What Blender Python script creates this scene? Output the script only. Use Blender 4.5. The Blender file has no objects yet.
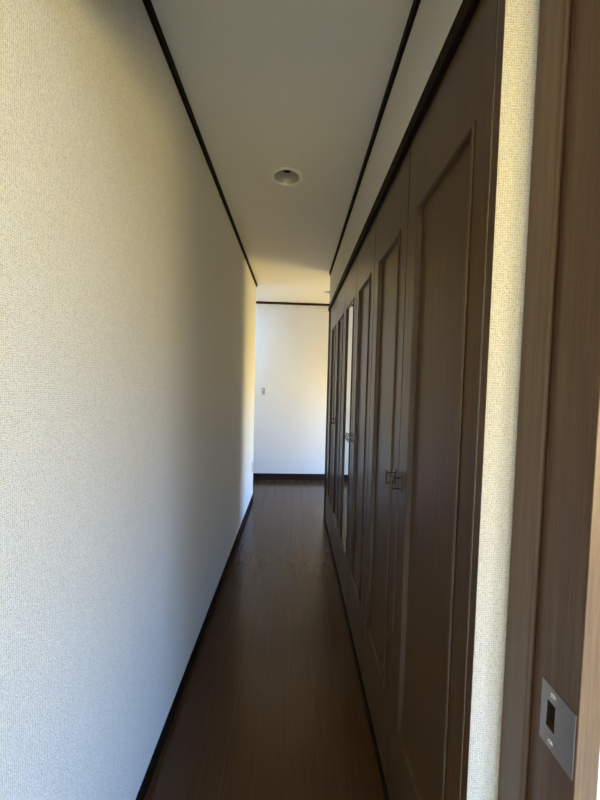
import bpy, bmesh, math
from mathutils import Matrix, Vector
C = bpy.context.scene
COL = C.collection
PI = math.pi

# ------------------------------------------------------------------ materials
def new_mat(name):
    m = bpy.data.materials.new(name); m.use_nodes = True
    nt = m.node_tree; b = nt.nodes['Principled BSDF']
    return m, nt, b
def coords(nt, scale=(1,1,1), rot=(0,0,0)):
    tc = nt.nodes.new('ShaderNodeTexCoord'); mp = nt.nodes.new('ShaderNodeMapping')
    mp.inputs['Scale'].default_value = scale; mp.inputs['Rotation'].default_value = rot
    nt.links.new(tc.outputs['Object'], mp.inputs['Vector']); return mp
def noise(nt, vec, scale, detail=3, rough=.55):
    n = nt.nodes.new('ShaderNodeTexNoise'); n.inputs['Scale'].default_value = scale
    n.inputs['Detail'].default_value = detail; n.inputs['Roughness'].default_value = rough
    nt.links.new(vec, n.inputs['Vector']); return n
def ramp(nt, fac, stops):
    r = nt.nodes.new('ShaderNodeValToRGB'); e = r.color_ramp.elements
    while len(e) < len(stops): e.new(.5)
    for i, (p, c) in enumerate(stops): e[i].position = p; e[i].color = (*c, 1)
    nt.links.new(fac, r.inputs['Fac']); return r
def bump(nt, b, h, strength, dist):
    n = nt.nodes.new('ShaderNodeBump'); n.inputs['Strength'].default_value = strength
    n.inputs['Distance'].default_value = dist
    nt.links.new(h, n.inputs['Height']); nt.links.new(n.outputs['Normal'], b.inputs['Normal'])
def mix(nt, a, b_, fac, mode='MULTIPLY'):
    n = nt.nodes.new('ShaderNodeMix'); n.data_type = 'RGBA'; n.blend_type = mode
    n.inputs['Factor'].default_value = fac
    nt.links.new(a, n.inputs['A']); nt.links.new(b_, n.inputs['B']); return n.outputs['Result']

def wallpaper(name, col, strength, period=.0040, low=.66):
    """woven paper: crossing threads broken up by noise, as height and as a faint tone"""
    m, nt, b = new_mat(name)
    mp = coords(nt)
    sep = nt.nodes.new('ShaderNodeSeparateXYZ'); nt.links.new(mp.outputs[0], sep.inputs[0])
    def M(op, a, b_=None, c=None):
        n = nt.nodes.new('ShaderNodeMath'); n.operation = op
        for i, q in enumerate((a, b_, c)):
            if q is None: continue
            if isinstance(q, (int, float)): n.inputs[i].default_value = q
            else: nt.links.new(q, n.inputs[i])
        return n.outputs[0]
    n1 = noise(nt, mp.outputs[0], 90, 3, .6); n2 = noise(nt, mp.outputs[0], 380, 2, .6)
    k = 2 * PI / period
    jit = M('MULTIPLY', n1.outputs['Fac'], 9.0)
    if 'ceiling' in name: u, v = sep.outputs['X'], sep.outputs['Y']
    else: u, v = M('ADD', sep.outputs['X'], sep.outputs['Y']), sep.outputs['Z']
    su = M('SINE', M('MULTIPLY_ADD', u, k, jit)); sv = M('SINE', M('MULTIPLY_ADD', v, k, jit))
    h = M('MULTIPLY_ADD', sv, .11, M('MULTIPLY_ADD', su, .09, M('MULTIPLY_ADD', n2.outputs['Fac'], 1.0, 0.0)))
    r = ramp(nt, h, [(.25, tuple(c * low for c in col)), (.56, col)])
    nt.links.new(r.outputs[0], b.inputs['Base Color'])
    b.inputs['Roughness'].default_value = .85
    b.inputs['Specular IOR Level'].default_value = .25
    bump(nt, b, h, strength, .0014)
    return m
def wood(name, dark, light, rough, axis='z', grain=1.0):
    m, nt, b = new_mat(name)
    s = {'z': (60, 60, 2.2), 'y': (60, 2.2, 60), 'x': (2.2, 60, 60)}[axis]
    mp = coords(nt, s)
    n = noise(nt, mp.outputs[0], 1.6, 5, .6); n2 = noise(nt, mp.outputs[0], 7, 3, .6)
    r = ramp(nt, n.outputs['Fac'], [(.3, dark), (.7, light)])
    r2 = ramp(nt, n2.outputs['Fac'], [(.35, (.72,)*3), (.6, (1,)*3)])
    nt.links.new(mix(nt, r.outputs[0], r2.outputs[0], .8), b.inputs['Base Color'])
    b.inputs['Roughness'].default_value = rough
    b.inputs['Specular IOR Level'].default_value = .5
    bump(nt, b, n2.outputs['Fac'], .4 * grain, .0006)
    return m
def plain(name, col, rough=.5, metal=0, spec=.5):
    m, nt, b = new_mat(name)
    mp = coords(nt); n = noise(nt, mp.outputs[0], 40, 3)
    r = ramp(nt, n.outputs['Fac'], [(.3, tuple(c * .93 for c in col)), (.7, col)])
    nt.links.new(r.outputs[0], b.inputs['Base Color'])
    b.inputs['Roughness'].default_value = rough; b.inputs['Metallic'].default_value = metal
    b.inputs['Specular IOR Level'].default_value = spec
    return m

WALL = wallpaper('wallpaper_woven_cream', (.84, .805, .72), .9)
CEIL = wallpaper('ceiling_paper', (.86, .795, .67), .35, .005, .9)
DOORW = wood('dark_stained_oak', (.052, .0265, .0115), (.104, .056, .024), .29)
TRIMW = wood('dark_trim_wood', (.009, .005, .0035), (.018, .010, .006), .6, 'y')
for q in (TRIMW, ): q.node_tree.nodes['Principled BSDF'].inputs['Specular IOR Level'].default_value = .05
TRIMX = wood('dark_trim_wood_cross', (.014, .007, .005), (.026, .014, .009), .6, 'x')
JAMBW = wood('brown_jamb_wood', (.080, .044, .025), (.130, .074, .041), .40)
BRIGHT = plain('polished_screw_steel', (.80, .77, .72), .25, 1)
STEEL = plain('brushed_strike_steel', (.44, .39, .36), .38, 1)
BLACKM = plain('dark_bronze_metal', (.12, .09, .065), .32, .9)
DARK = plain('dark_void', (.01, .009, .008), .8)
WHITE = plain('ivory_plastic', (.78, .74, .62), .35)
RING = plain('white_enamel', (.80, .77, .70), .3)
REFL = plain('satin_reflector', (.46, .45, .42), .45, .4)
ALU = plain('window_aluminium', (.35, .33, .31), .4, .7)
MIRR = plain('mirror_silver', (.93, .95, .94), .01, 1)

def floor_mat():
    m, nt, b = new_mat('dark_plank_floor')
    mp = coords(nt, (1, 1, 1), (0, 0, PI / 2))
    br = nt.nodes.new('ShaderNodeTexBrick')
    br.offset = .37; br.inputs['Scale'].default_value = 1
    br.inputs['Brick Width'].default_value = 1.82; br.inputs['Row Height'].default_value = .106
    br.inputs['Mortar Size'].default_value = .0014; br.inputs['Mortar Smooth'].default_value = .3
    br.inputs['Color1'].default_value = (.080, .036, .015, 1)
    br.inputs['Color2'].default_value = (.062, .028, .012, 1)
    br.inputs['Mortar'].default_value = (.028, .013, .007, 1)
    nt.links.new(mp.outputs[0], br.inputs['Vector'])
    mg = coords(nt, (60, 2.5, 60)); n = noise(nt, mg.outputs[0], 2, 5)
    r = ramp(nt, n.outputs['Fac'], [(.3, (.7,)*3), (.7, (1.1,)*3)])
    nt.links.new(mix(nt, br.outputs['Color'], r.outputs[0], 1), b.inputs['Base Color'])
    b.inputs['Specular IOR Level'].default_value = .45
    b.inputs['Specular Tint'].default_value = (1.0, .90, .80, 1)
    ro = nt.nodes.new('ShaderNodeMapRange'); ro.inputs['To Min'].default_value = .21; ro.inputs['To Max'].default_value = .55
    nt.links.new(br.outputs['Fac'], ro.inputs['Value']); nt.links.new(ro.outputs[0], b.inputs['Roughness'])
    return m
FLOOR = floor_mat()

TRIMX.node_tree.nodes['Principled BSDF'].inputs['Specular IOR Level'].default_value = .15
# ------------------------------------------------------------------ mesh helpers
def bx(bm, x0, x1, y0, y1, z0, z1):
    v = [bm.verts.new((x, y, z)) for x in (x0, x1) for y in (y0, y1) for z in (z0, z1)]
    for f in ((0,1,3,2), (4,6,7,5), (0,4,5,1), (2,3,7,6), (0,2,6,4), (1,5,7,3)):
        bm.faces.new([v[i] for i in f])
def BM(*boxes):
    bm = bmesh.new()
    for b in boxes: bx(bm, *b)
    return bm
def obj(name, bm, mat, parent=None, bevel=0, smooth=False, seg=2):
    me = bpy.data.meshes.new(name); bmesh.ops.recalc_face_normals(bm, faces=bm.faces)
    bm.to_mesh(me); bm.free(); me.materials.append(mat)
    o = bpy.data.objects.new(name, me); COL.objects.link(o)
    if parent is not None:
        o.parent = parent
        w = Vector((0, 0, 0)); q = parent
        while q is not None: w += q.location; q = q.parent
        me.transform(Matrix.Translation(-w))
    if smooth:
        for p in me.polygons: p.use_smooth = True
    if bevel:
        m = o.modifiers.new('bevel', 'BEVEL'); m.width = bevel; m.segments = seg; m.limit_method = 'ANGLE'
        m.harden_normals = False
    return o
def struct(name, bm, mat, parent=None, bevel=0):
    o = obj(name, bm, mat, parent, bevel)
    if parent is None: o['kind'] = 'structure'
    return o
def thing(name, label, cat, loc, group=None, kind=None):
    o = bpy.data.objects.new(name, None); COL.objects.link(o); o.location = loc
    o.empty_display_size = .1
    if label: o['label'] = label
    if cat: o['category'] = cat
    if group: o['group'] = group
    if kind: o['kind'] = kind
    return o
def loops(bm, rings, close_u=True, cap=False):
    """bridge successive vertex rings"""
    R = [[bm.verts.new(p) for p in r] for r in rings]
    n = len(R[0])
    for a, b in zip(R, R[1:]):
        for i in range(n):
            bm.faces.new([a[i], a[(i+1) % n], b[(i+1) % n], b[i]])
    if cap: bm.faces.new(R[-1])
    return R
def rect_ring(y0, y1, z0, z1, inset, x):
    return [(x, y0+inset, z0+inset), (x, y1-inset, z0+inset), (x, y1-inset, z1-inset), (x, y0+inset, z1-inset)]

# ------------------------------------------------------------------ dimensions
H = 2.40
XL, XR = -.4487, .321           # left wall face, closet / right wall face
YL, YR = 3.87, 3.385             # where the left wall and the closet run end
YE, YAW = 4.679, .0305          # end wall, slightly turned
ZT = 2.065                      # top of the closet head trim
XH0, XH1 = -1.6, 1.75            # far hall
NX0, NX1, NY = -1.1, 2.0, -2.4  # near room
YN = .446                       # near room side of the doorway wall
def ye(x): return YE + x * math.tan(YAW)

# ------------------------------------------------------------------ floor, ceiling
struct('floor', BM((XH0-.1, XH1+.1, .46, YE+.3, -.06, 0)), FLOOR)
BOUNCE = plain('pale_bounce_floor', (.62, .55, .36), .7)  # unseen near room floor, pale colour added to bounce light onto the ceiling
struct('floor', BM((NX0-.1, NX1+.1, NY-.1, .46, -.06, 0)), BOUNCE)

LAMPS = [(-.067, 1.870), (.377, 4.10)]
RH = .072
def ceiling():
    bm = bmesh.new()
    xs = [NX0-.1, -.167, .033, .277, .477, XH1+.1]; ys = [NY-.1, 1.77, 1.97, 4.00, 4.20, YE+.3]
    V = {}
    def vt(x, y):
        k = (round(x, 5), round(y, 5))
        if k not in V: V[k] = bm.verts.new((x, y, H))
        return V[k]
    for i in range(5):
        for j in range(5):
            a, b, c, d = xs[i], xs[i+1], ys[j], ys[j+1]
            hit = [l for l in LAMPS if a < l[0] < b and c < l[1] < d and b-a < .21 and d-c < .21]
            if not hit:
                bm.faces.new([vt(a, c), vt(b, c), vt(b, d), vt(a, d)]); continue
            lx, ly = hit[0]; N = 32; ring = []
            for k in range(N):
                t = 2*PI*(k+.5)/N; ring.append(bm.verts.new((lx+RH*math.cos(t), ly+RH*math.sin(t), H)))
            cor = [vt(b, d), vt(a, d), vt(a, c), vt(b, c)]
            for q in range(4):
                s = [ring[(q*8+k) % N] for k in range(8)]
                for k in range(7): bm.faces.new([cor[q], s[k], s[k+1]])
                nxt = ring[(q*8+8) % N]
                bm.faces.new([cor[q], s[7], nxt, cor[(q+1) % 4]])
    # give the ceiling thickness
    r = bmesh.ops.extrude_face_region(bm, geom=list(bm.faces))
    for v in [g for g in r['geom'] if isinstance(g, bmesh.types.BMVert)]: v.co.z += .10
    return bm
struct('ceiling', ceiling(), CEIL)

# ------------------------------------------------------------------ walls
struct('wall_left', BM((XL-.12, XL, .50, YL, 0, H)), WALL)
struct('wall_hall_left_return', BM((XH0, XL-.12, YL-.12, YL, 0, H)), WALL)
struct('wall_hall_left', BM((XH0-.1, XH0, YL-.12, YE+.2, 0, H)), WALL)
bm = bmesh.new()                                   # end wall, turned by under two degrees
a, b = XH0-.1, XH1+.1
v = [bm.verts.new((x, ye(x)+dy, z)) for x in (a, b) for dy in (0, .1) for z in (0, H)]
for f in ((0,1,3,2), (4,6,7,5), (0,4,5,1), (2,3,7,6), (0,2,6,4), (1,5,7,3)): bm.faces.new([v[i] for i in f])
struct('wall_end', bm, WALL)
# wall above the closets, the closet niche and its return into the far hall
struct('wall_right', BM((XR, XR+.12, .60, YR, ZT-.005, H), (XR, .95, YR-.06, YR, 0, H),
                        (.93, 1.0, .60, YR-.06, 0, H)), WALL)
struct('wall_hall_near_side', BM((.95, XH1, YR-.06, YR, 0, H)), WALL)
# far hall right wall with its window opening
W1 = (3.66, 4.36, .05, 1.42)
struct('wall_hall_right', BM((XH1, XH1+.1, YR-.06, W1[0], 0, H), (XH1, XH1+.1, W1[1], YE+.25, 0, H),
                             (XH1, XH1+.1, W1[0], W1[1], 0, W1[2]), (XH1, XH1+.1, W1[0], W1[1], W1[3], H)), WALL)
# doorway wall
DX0, DX1, DH = XL, .424, 2.02
struct('wall_strip', BM((.3225, .400, .585, .598, 0, H)), WALL)
struct('wall_near', BM((DX1, NX1, YN, YN+.13, 0, H), (NX0, XL-.026, YN, YN+.05, 0, H),
                       (XL-.026, DX1, YN, .584, DH+.03, H)), WALL)
W2 = (-1.8, -.98, .50, 1.70)
struct('wall_near_room_right', BM((NX1, NX1+.1, NY, W2[0], 0, H), (NX1, NX1+.1, W2[1], YN+.13, 0, H),
                                  (NX1, NX1+.1, W2[0], W2[1], 0, W2[2]), (NX1, NX1+.1, W2[0], W2[1], W2[3], H)), WALL)
W3 = (.45, 1.25, .1, 1.60)
struct('wall_near_room_back', BM((NX0, W3[0], NY-.1, NY, 0, H), (W3[1], NX1, NY-.1, NY, 0, H),
                                 (W3[0], W3[1], NY-.1, NY, 0, W3[2]), (W3[0], W3[1], NY-.1, NY, W3[3], H)), WALL)
struct('wall_near_room_left', BM((NX0-.1, NX0, NY-.1, YN+.09, 0, H)), WALL)

# windows (out of frame; they are where the daylight enters)
def window_x(n, x, y0, y1, z0, z1):
    t = thing('window_%d' % n, None, None, (x, (y0+y1)/2, z0), kind='structure')
    w = .04
    obj('window_frame', BM((x, x+.06, y0, y0+w, z0, z1), (x, x+.06, y1-w, y1, z0, z1),
        (x, x+.06, y0+w, y1-w, z0, z0+w), (x, x+.06, y0+w, y1-w, z1-w, z1)), ALU, t, .002)
    obj('mullion', BM((x+.015, x+.045, (y0+y1)/2-.02, (y0+y1)/2+.02, z0+w, z1-w)), ALU, t, .002)
window_x(1, XH1+.02, *W1); window_x(2, NX1+.02, *W2)
t = thing('window_3', None, None, ((W3[0]+W3[1])/2, NY-.05, W3[2]), kind='structure')
x0, x1, z0, z1 = W3; w = .04; y = NY-.08
obj('window_frame', BM((x0, x0+w, y, y+.06, z0, z1), (x1-w, x1, y, y+.06, z0, z1),
    (x0+w, x1-w, y, y+.06, z0, z0+w), (x0+w, x1-w, y, y+.06, z1-w, z1)), ALU, t, .002)
obj('mullion', BM(((x0+x1)/2-.02, (x0+x1)/2+.02, y+.015, y+.045, z0+w, z1-w)), ALU, t, .002)

# ------------------------------------------------------------------ trims
CH, CW = .030, .012
struct('trim_1', BM((XL, XL+CW, .60, YL, H-CH, H)), TRIMW)                # cornice, left
struct('trim_2', BM((XR-CW, XR, .60, YR, H-CH, H)), TRIMW)                # cornice, right
def end_strip(x0, x1, z0, z1, t):
    bm = bmesh.new()
    v = [bm.verts.new((x, ye(x)-dy, z)) for x in (x0, x1) for dy in (t, 0) for z in (z0, z1)]
    for f in ((0,1,3,2), (4,6,7,5), (0,4,5,1), (2,3,7,6), (0,2,6,4), (1,5,7,3)): bm.faces.new([v[i] for i in f])
    return bm
struct('trim_3', end_strip(XH0, XH1, H-CH, H, CW), TRIMX)                 # cornice, end wall
struct('baseboard_left', BM((XL, XL+.007, .60, YL, 0, .06)), TRIMW, bevel=.0015)
struct('baseboard_end', end_strip(XH0, XH1, 0, .085, .012), TRIMX)
struct('trim_4', BM((XR-.013, XR+.02, .60, YR, ZT-.042, ZT)), TRIMW, bevel=.002)   # closet head trim
struct('trim_5', BM((XR-.002, XR+.02, .60, YR-.12, 0, .035)), TRIMW, bevel=.002)   # closet sill

# ------------------------------------------------------------------ closets
def door_leaf(parent, y0, y1, py0, py1, handle_y, mirror=False, zb=.045, zt=ZT-.048):
    pz0, pz1 = .308, 1.808
    g = .0018
    y0 += g; y1 -= g
    # stiles and rails around the panel opening
    bm = bmesh.new()
    loops(bm, [[(XR+.024, py0, pz0), (XR+.024, py1, pz0), (XR+.024, py1, pz1), (XR+.024, py0, pz1)],
               [(XR, py0, pz0), (XR, py1, pz0), (XR, py1, pz1), (XR, py0, pz1)],
               [(XR, y0+.002, zb), (XR, y1-.002, zb), (XR, y1-.002, zt), (XR, y0+.002, zt)],
               [(XR+.002, y0, zb), (XR+.002, y1, zb), (XR+.002, y1, zt), (XR+.002, y0, zt)],
               [(XR+.027, y0, zb), (XR+.027, y1, zb), (XR+.027, y1, zt), (XR+.027, y0, zt)]])
    bm2 = bm
    bx(bm2, XR+.025, XR+.027, y0, y1, zb, zt)
    d = obj('door', bm, DOORW, parent)
    # moulding: raised bead round the opening, dropping into a quirk beside the panel
    prof = [(0, .0115), (.0040, .0115), (.0034, -.001), (.005, -.0035), (.008, -.0045), (.011, -.0035),
            (.0125, -.0010), (.0135, .004), (.0150, .0105), (.016, .0105)]
    if mirror: prof = prof[:-3] + [(.0128, .0035), (.013, .0055), (.014, .0055)]
    bm = bmesh.new()
    loops(bm, [rect_ring(py0, py1, pz0, pz1, i, XR+dx) for i, dx in prof])
    obj('moulding', bm, DOORW, d)
    x = XR+(.0045 if mirror else .0095)
    i = .012
    bm = BM((x, XR+.0235, py0+i, py1-i, pz0+i, pz1-i))
    if mirror:
        o = obj('mirror', bm, MIRR, d); o['label'] = 'tall mirror panel'
    else:
        obj('panel', bm, DOORW, d)
    # small bow pull: base rose, two posts, upright bar
    bm = bmesh.new(); zc = 1.028; hy = handle_y
    bx(bm, XR-.002, XR, hy-.006, hy+.006, zc-.027, zc+.027)
    for s in (-1, 1): bx(bm, XR-.025, XR-.002, hy-.0022, hy+.0022, zc+s*.016-.0022, zc+s*.016+.0022)
    N = 10; rings = []
    for k in range(9):
        q = k/8; z = zc-.024+.048*q; r = .0018+.0016*math.sin(PI*q); xx = XR-.026-.002*math.sin(PI*q)
        rings.append([(xx+r*math.cos(2*PI*j/N), hy+r*math.sin(2*PI*j/N), z) for j in range(N)])
    R = loops(bm, rings, cap=True); bm.faces.new(R[0][::-1])
    o = obj('handle', bm, BLACKM, d, .0006); o['label'] = 'small dark metal bow pull'
    return d

S = [.594, 1.031, 1.454, 1.876, 2.298, 2.720, 3.143]
P = [(.650, .953)] + [(S[i]+.066, S[i+1]-.080) for i in range(1, 6)]
G = 'closets in a row along the right side'
LB = ['nearest closet, wide double doors of dark wood beside the pale wall strip',
      'middle closet, dark wood double doors with a tall mirror in the farther door',
      'farthest closet, dark wood double doors at the end of the row by the hall']
for k in range(3):
    a, b, c = S[2*k], S[2*k+1], S[2*k+2]
    t = thing('closet', LB[k], 'closet', (XR+.3, (a+c)/2, 0), G)
    x0 = XR+.0285; x1 = .92
    # carcass: sides, top, bottom and back
    ya, yb = a+.0005, c-.0005
    if k == 0: ya = .600
    obj('carcass', BM((x0, x1, ya, ya+.016, .036, ZT-.044), (x0, x1, yb-.016, yb, .036, ZT-.044),
                      (x0, x1, ya+.016, yb-.016, .036, .05), (x0, x1, ya+.016, yb-.016, ZT-.06, ZT-.044),
                      (x1-.01, x1, ya+.016, yb-.016, .05, ZT-.06)), DOORW, t)
    door_leaf(t, a, b, *P[2*k], b-.028)
    door_leaf(t, b, c, *P[2*k+1], b+.034, mirror=(k == 1))
    if k == 0:
        obj('side_frame', BM((XR, XR+.0014, .574, .5935, 0, ZT+.2)), DOORW, t, .0015)
struct('trim_6', BM((XR, XR+.03, 3.1435, YR-.061, .036, ZT-.043)), DOORW)
struct('trim_7', BM((XR-.004, XR, 3.25, YR, 0, ZT-.043)), TRIMW)

# ------------------------------------------------------------------ doorway frame with strike plate
D = thing('door_1', None, None, (0, .52, 0), kind='structure')
SX, RX = .382, .392                 # stop face, rebate face
sy0, sy1 = .522, .585
py0, py1, pz0, pz1 = .4430, .503, .782, .875        # strike plate on the rebate
hy0, hy1, hz0, hz1 = .475, .491, .811, .852         # latch hole
obj('jamb', BM((RX, DX1, YN-.006, hy0, 0, DH), (RX, DX1, hy1, .5845, 0, DH),
               (RX, DX1, hy0, hy1, 0, hz0), (RX, DX1, hy0, hy1, hz1, DH), (RX+.015, DX1, hy0, hy1, hz0, hz1)), JAMBW, D)
obj('door_stop', BM((SX, RX+.001, sy0, sy1, 0, DH-.01)), JAMBW, D, .0065, seg=5)
obj('jamb', BM((XL-.025, XL-.001, YN-.006, .499, 0, DH)), JAMBW, D)
FRONTW = wood('window_lit_front_edge', (.155, .088, .042), (.235, .138, .070), .38)  # jamb wood made lighter: window light on the front edge, painted in
o = obj('casing', BM((RX+.0003, DX1, YN-.0085, YN-.006, 0, DH)), FRONTW, D, .0008); o['label'] = 'brown front edge with window light painted in'
obj('head', BM((XL-.025, DX1, YN-.006, .584, DH, DH+.029)), JAMBW, D, .002)
obj('threshold', BM((XL, RX, .46, .58, 0, .004)), TRIMX, D, .001)
X = RX-.0018
sp = obj('strike_plate', BM((X, RX+.0005, py0, hy0, pz0, pz1), (X, RX+.0005, hy1, py1, pz0, pz1),
               (X, RX+.0005, hy0, hy1, pz0, hz0), (X, RX+.0005, hy0, hy1, hz1, pz1),
               (X, RX+.004, py0-.0022, py0, pz0, pz1)), STEEL, D)
sp['label'] = 'silver metal strike plate screwed into the brown jamb'
obj('latch_pocket', BM((RX+.012, RX+.014, hy0+.001, hy1-.001, hz0, hz1)), DARK, sp)
obj('latch_tongue', BM((X-.0012, RX+.010, hy1-.002, hy1-.0002, hz0+.001, hz1-.001)), BRIGHT, sp)
def screw(y, z, r=.0050):
    bm = bmesh.new(); N = 20
    prof = [(r, X-.0001), (r*.96, X-.0009), (r*.6, X-.0015), (r*.42, X-.0016), (r*.38, X-.0006)]
    R = loops(bm, [[(x, y+q*math.cos(2*PI*j/N), z+q*math.sin(2*PI*j/N)) for j in range(N)] for q, x in prof], cap=True)
    o = obj('screw', bm, BRIGHT, sp, smooth=False)
screw(.480, .8645); screw(.4805, .793)

# ------------------------------------------------------------------ ceiling lamps
def lathe(bm, cx, cy, prof, N=40, cap=False):
    return loops(bm, [[(cx+r*math.cos(2*PI*j/N), cy+r*math.sin(2*PI*j/N), z) for j in range(N)] for r, z in prof], cap=cap)
LL = ['round recessed ceiling lamp over the middle of the corridor',
      'small recessed ceiling lamp in the bright far hall, near the corner']
for k, (lx, ly) in enumerate(LAMPS):
    t = thing('ceiling_lamp', LL[k], 'ceiling light', (lx, ly, H), 'recessed ceiling lamps')
    bm = bmesh.new()
    lathe(bm, lx, ly, [(.084, H-.0002), (.0835, H-.003), (.080, H-.005), (.072, H-.0055), (.068, H-.0045), (.0665, H+.002), (.0665, H+.004)])
    obj('trim_ring', bm, RING, t, smooth=True)
    bm = bmesh.new()
    lathe(bm, lx, ly, [(.0665, H+.003), (.063, H+.012), (.055, H+.022), (.043, H+.030), (.032, H+.034), (.022, H+.035)])
    obj('reflector', bm, REFL, t, smooth=True)
    bm = bmesh.new()
    lathe(bm, lx, ly, [(.022, H+.035), (.022, H+.07), (.012, H+.071)], cap=True)
    obj('socket', bm, DARK, t, smooth=False)

# ------------------------------------------------------------------ switch and outlet
def wall_plate(root, name, cx, cz, w, h):
    y = ye(cx)
    obj(name, BM((cx-w/2, cx+w/2, y-.007, y+.0015, cz-h/2, cz+h/2)), WHITE, root, .003)
    return y
t = thing('light_switch', 'small ivory light switch on the end wall near the left corner', 'light switch', (-.418, ye(-.418), 1.200))
y = wall_plate(t, 'plate', -.418, 1.205, .070, .120)
SWD = plain('switch_rocker_grey', (.36, .31, .22), .35)
obj('rocker', BM((-.436, -.400, y-.011, y-.0065, 1.165, 1.250)), SWD, t, .0015)
obj('indicator', BM((-.423, -.413, y-.0125, y-.0105, 1.215, 1.232)), WHITE, t, .0008)
t = thing('wall_outlet', 'white outlet plate low on the left wall near its far corner', 'outlet', (XL, 3.74, .40))
obj('plate', BM((XL, XL+.007, 3.705, 3.775, .34, .46)), WHITE, t, .002)
obj('socket', BM((XL+.007, XL+.009, 3.725, 3.755, .355, .395), (XL+.007, XL+.009, 3.725, 3.755, .405, .445)), SWD, t, .0006)

# ------------------------------------------------------------------ daylight
w = bpy.data.worlds.new('daylight'); C.world = w; w.use_nodes = True
nt = w.node_tree; bg = nt.nodes['Background']
tc = nt.nodes.new('ShaderNodeTexCoord'); sep = nt.nodes.new('ShaderNodeSeparateXYZ')
nt.links.new(tc.outputs['Generated'], sep.inputs[0])
mr = nt.nodes.new('ShaderNodeMapRange'); mr.inputs['From Min'].default_value = -1; mr.inputs['From Max'].default_value = 1
nt.links.new(sep.outputs['Z'], mr.inputs['Value'])
SKY = (.35, .71, 1.48); GND = (1.02, .80, .27)
r = ramp(nt, mr.outputs[0], [(.0, tuple(c*.5 for c in GND)), (.47, GND), (.50, (.9, .9, .85)), (.53, SKY), (1.0, tuple(c*.8 for c in SKY))])
nt.links.new(r.outputs[0], bg.inputs['Color']); bg.inputs['Strength'].default_value = 16
def portal(loc, rot, sx, sy):
    l = bpy.data.lights.new('window_daylight_portal', 'AREA'); l.shape = 'RECTANGLE'; l.size = sx; l.size_y = sy
    l.cycles.is_portal = True
    o = bpy.data.objects.new('window_daylight_portal', l); COL.objects.link(o); o.location = loc; o.rotation_euler = rot
portal((XH1+.09, (W1[0]+W1[1])/2, (W1[2]+W1[3])/2), (0, PI/2, 0), W1[3]-W1[2], W1[1]-W1[0])
portal((NX1+.09, (W2[0]+W2[1])/2, (W2[2]+W2[3])/2), (0, PI/2, 0), W2[3]-W2[2], W2[1]-W2[0])
portal(((W3[0]+W3[1])/2, NY-.09, (W3[2]+W3[3])/2), (PI/2, 0, 0), W3[1]-W3[0], W3[3]-W3[2])

# ------------------------------------------------------------------ camera
f, pitch, yaw, roll, h = 344.97, .0465, .0162, .0237, 1.3146
def wdir(U, Dd, V):                                  # camera frame (right, forward, down) -> world
    c, s = math.cos(pitch), math.sin(pitch); y = c*Dd - s*V; z = -s*Dd - c*V
    c, s = math.cos(yaw), math.sin(yaw)
    return Vector((c*U + s*y, -s*U + c*y, z))
cr, sr = math.cos(roll), math.sin(roll)
right = wdir(cr, 0, -sr); up = -wdir(sr, 0, cr); fwd = wdir(0, 1, 0)
cam = bpy.data.cameras.new('camera'); cam.sensor_fit = 'VERTICAL'; cam.sensor_height = 36
cam.lens = f/800*36; cam.clip_start = .02
co = bpy.data.objects.new('camera', cam); COL.objects.link(co)
M = Matrix.Identity(4)
for i, vv in enumerate((right, up, -fwd)):
    for j in range(3): M[j][i] = vv[j]
M[2][3] = h
co.matrix_world = M
C.camera = co
C.view_settings.view_transform = 'Standard'; C.view_settings.look = 'None'
C.view_settings.exposure = 0.7; C.view_settings.gamma = 1
C.view_settings.use_curve_mapping = False
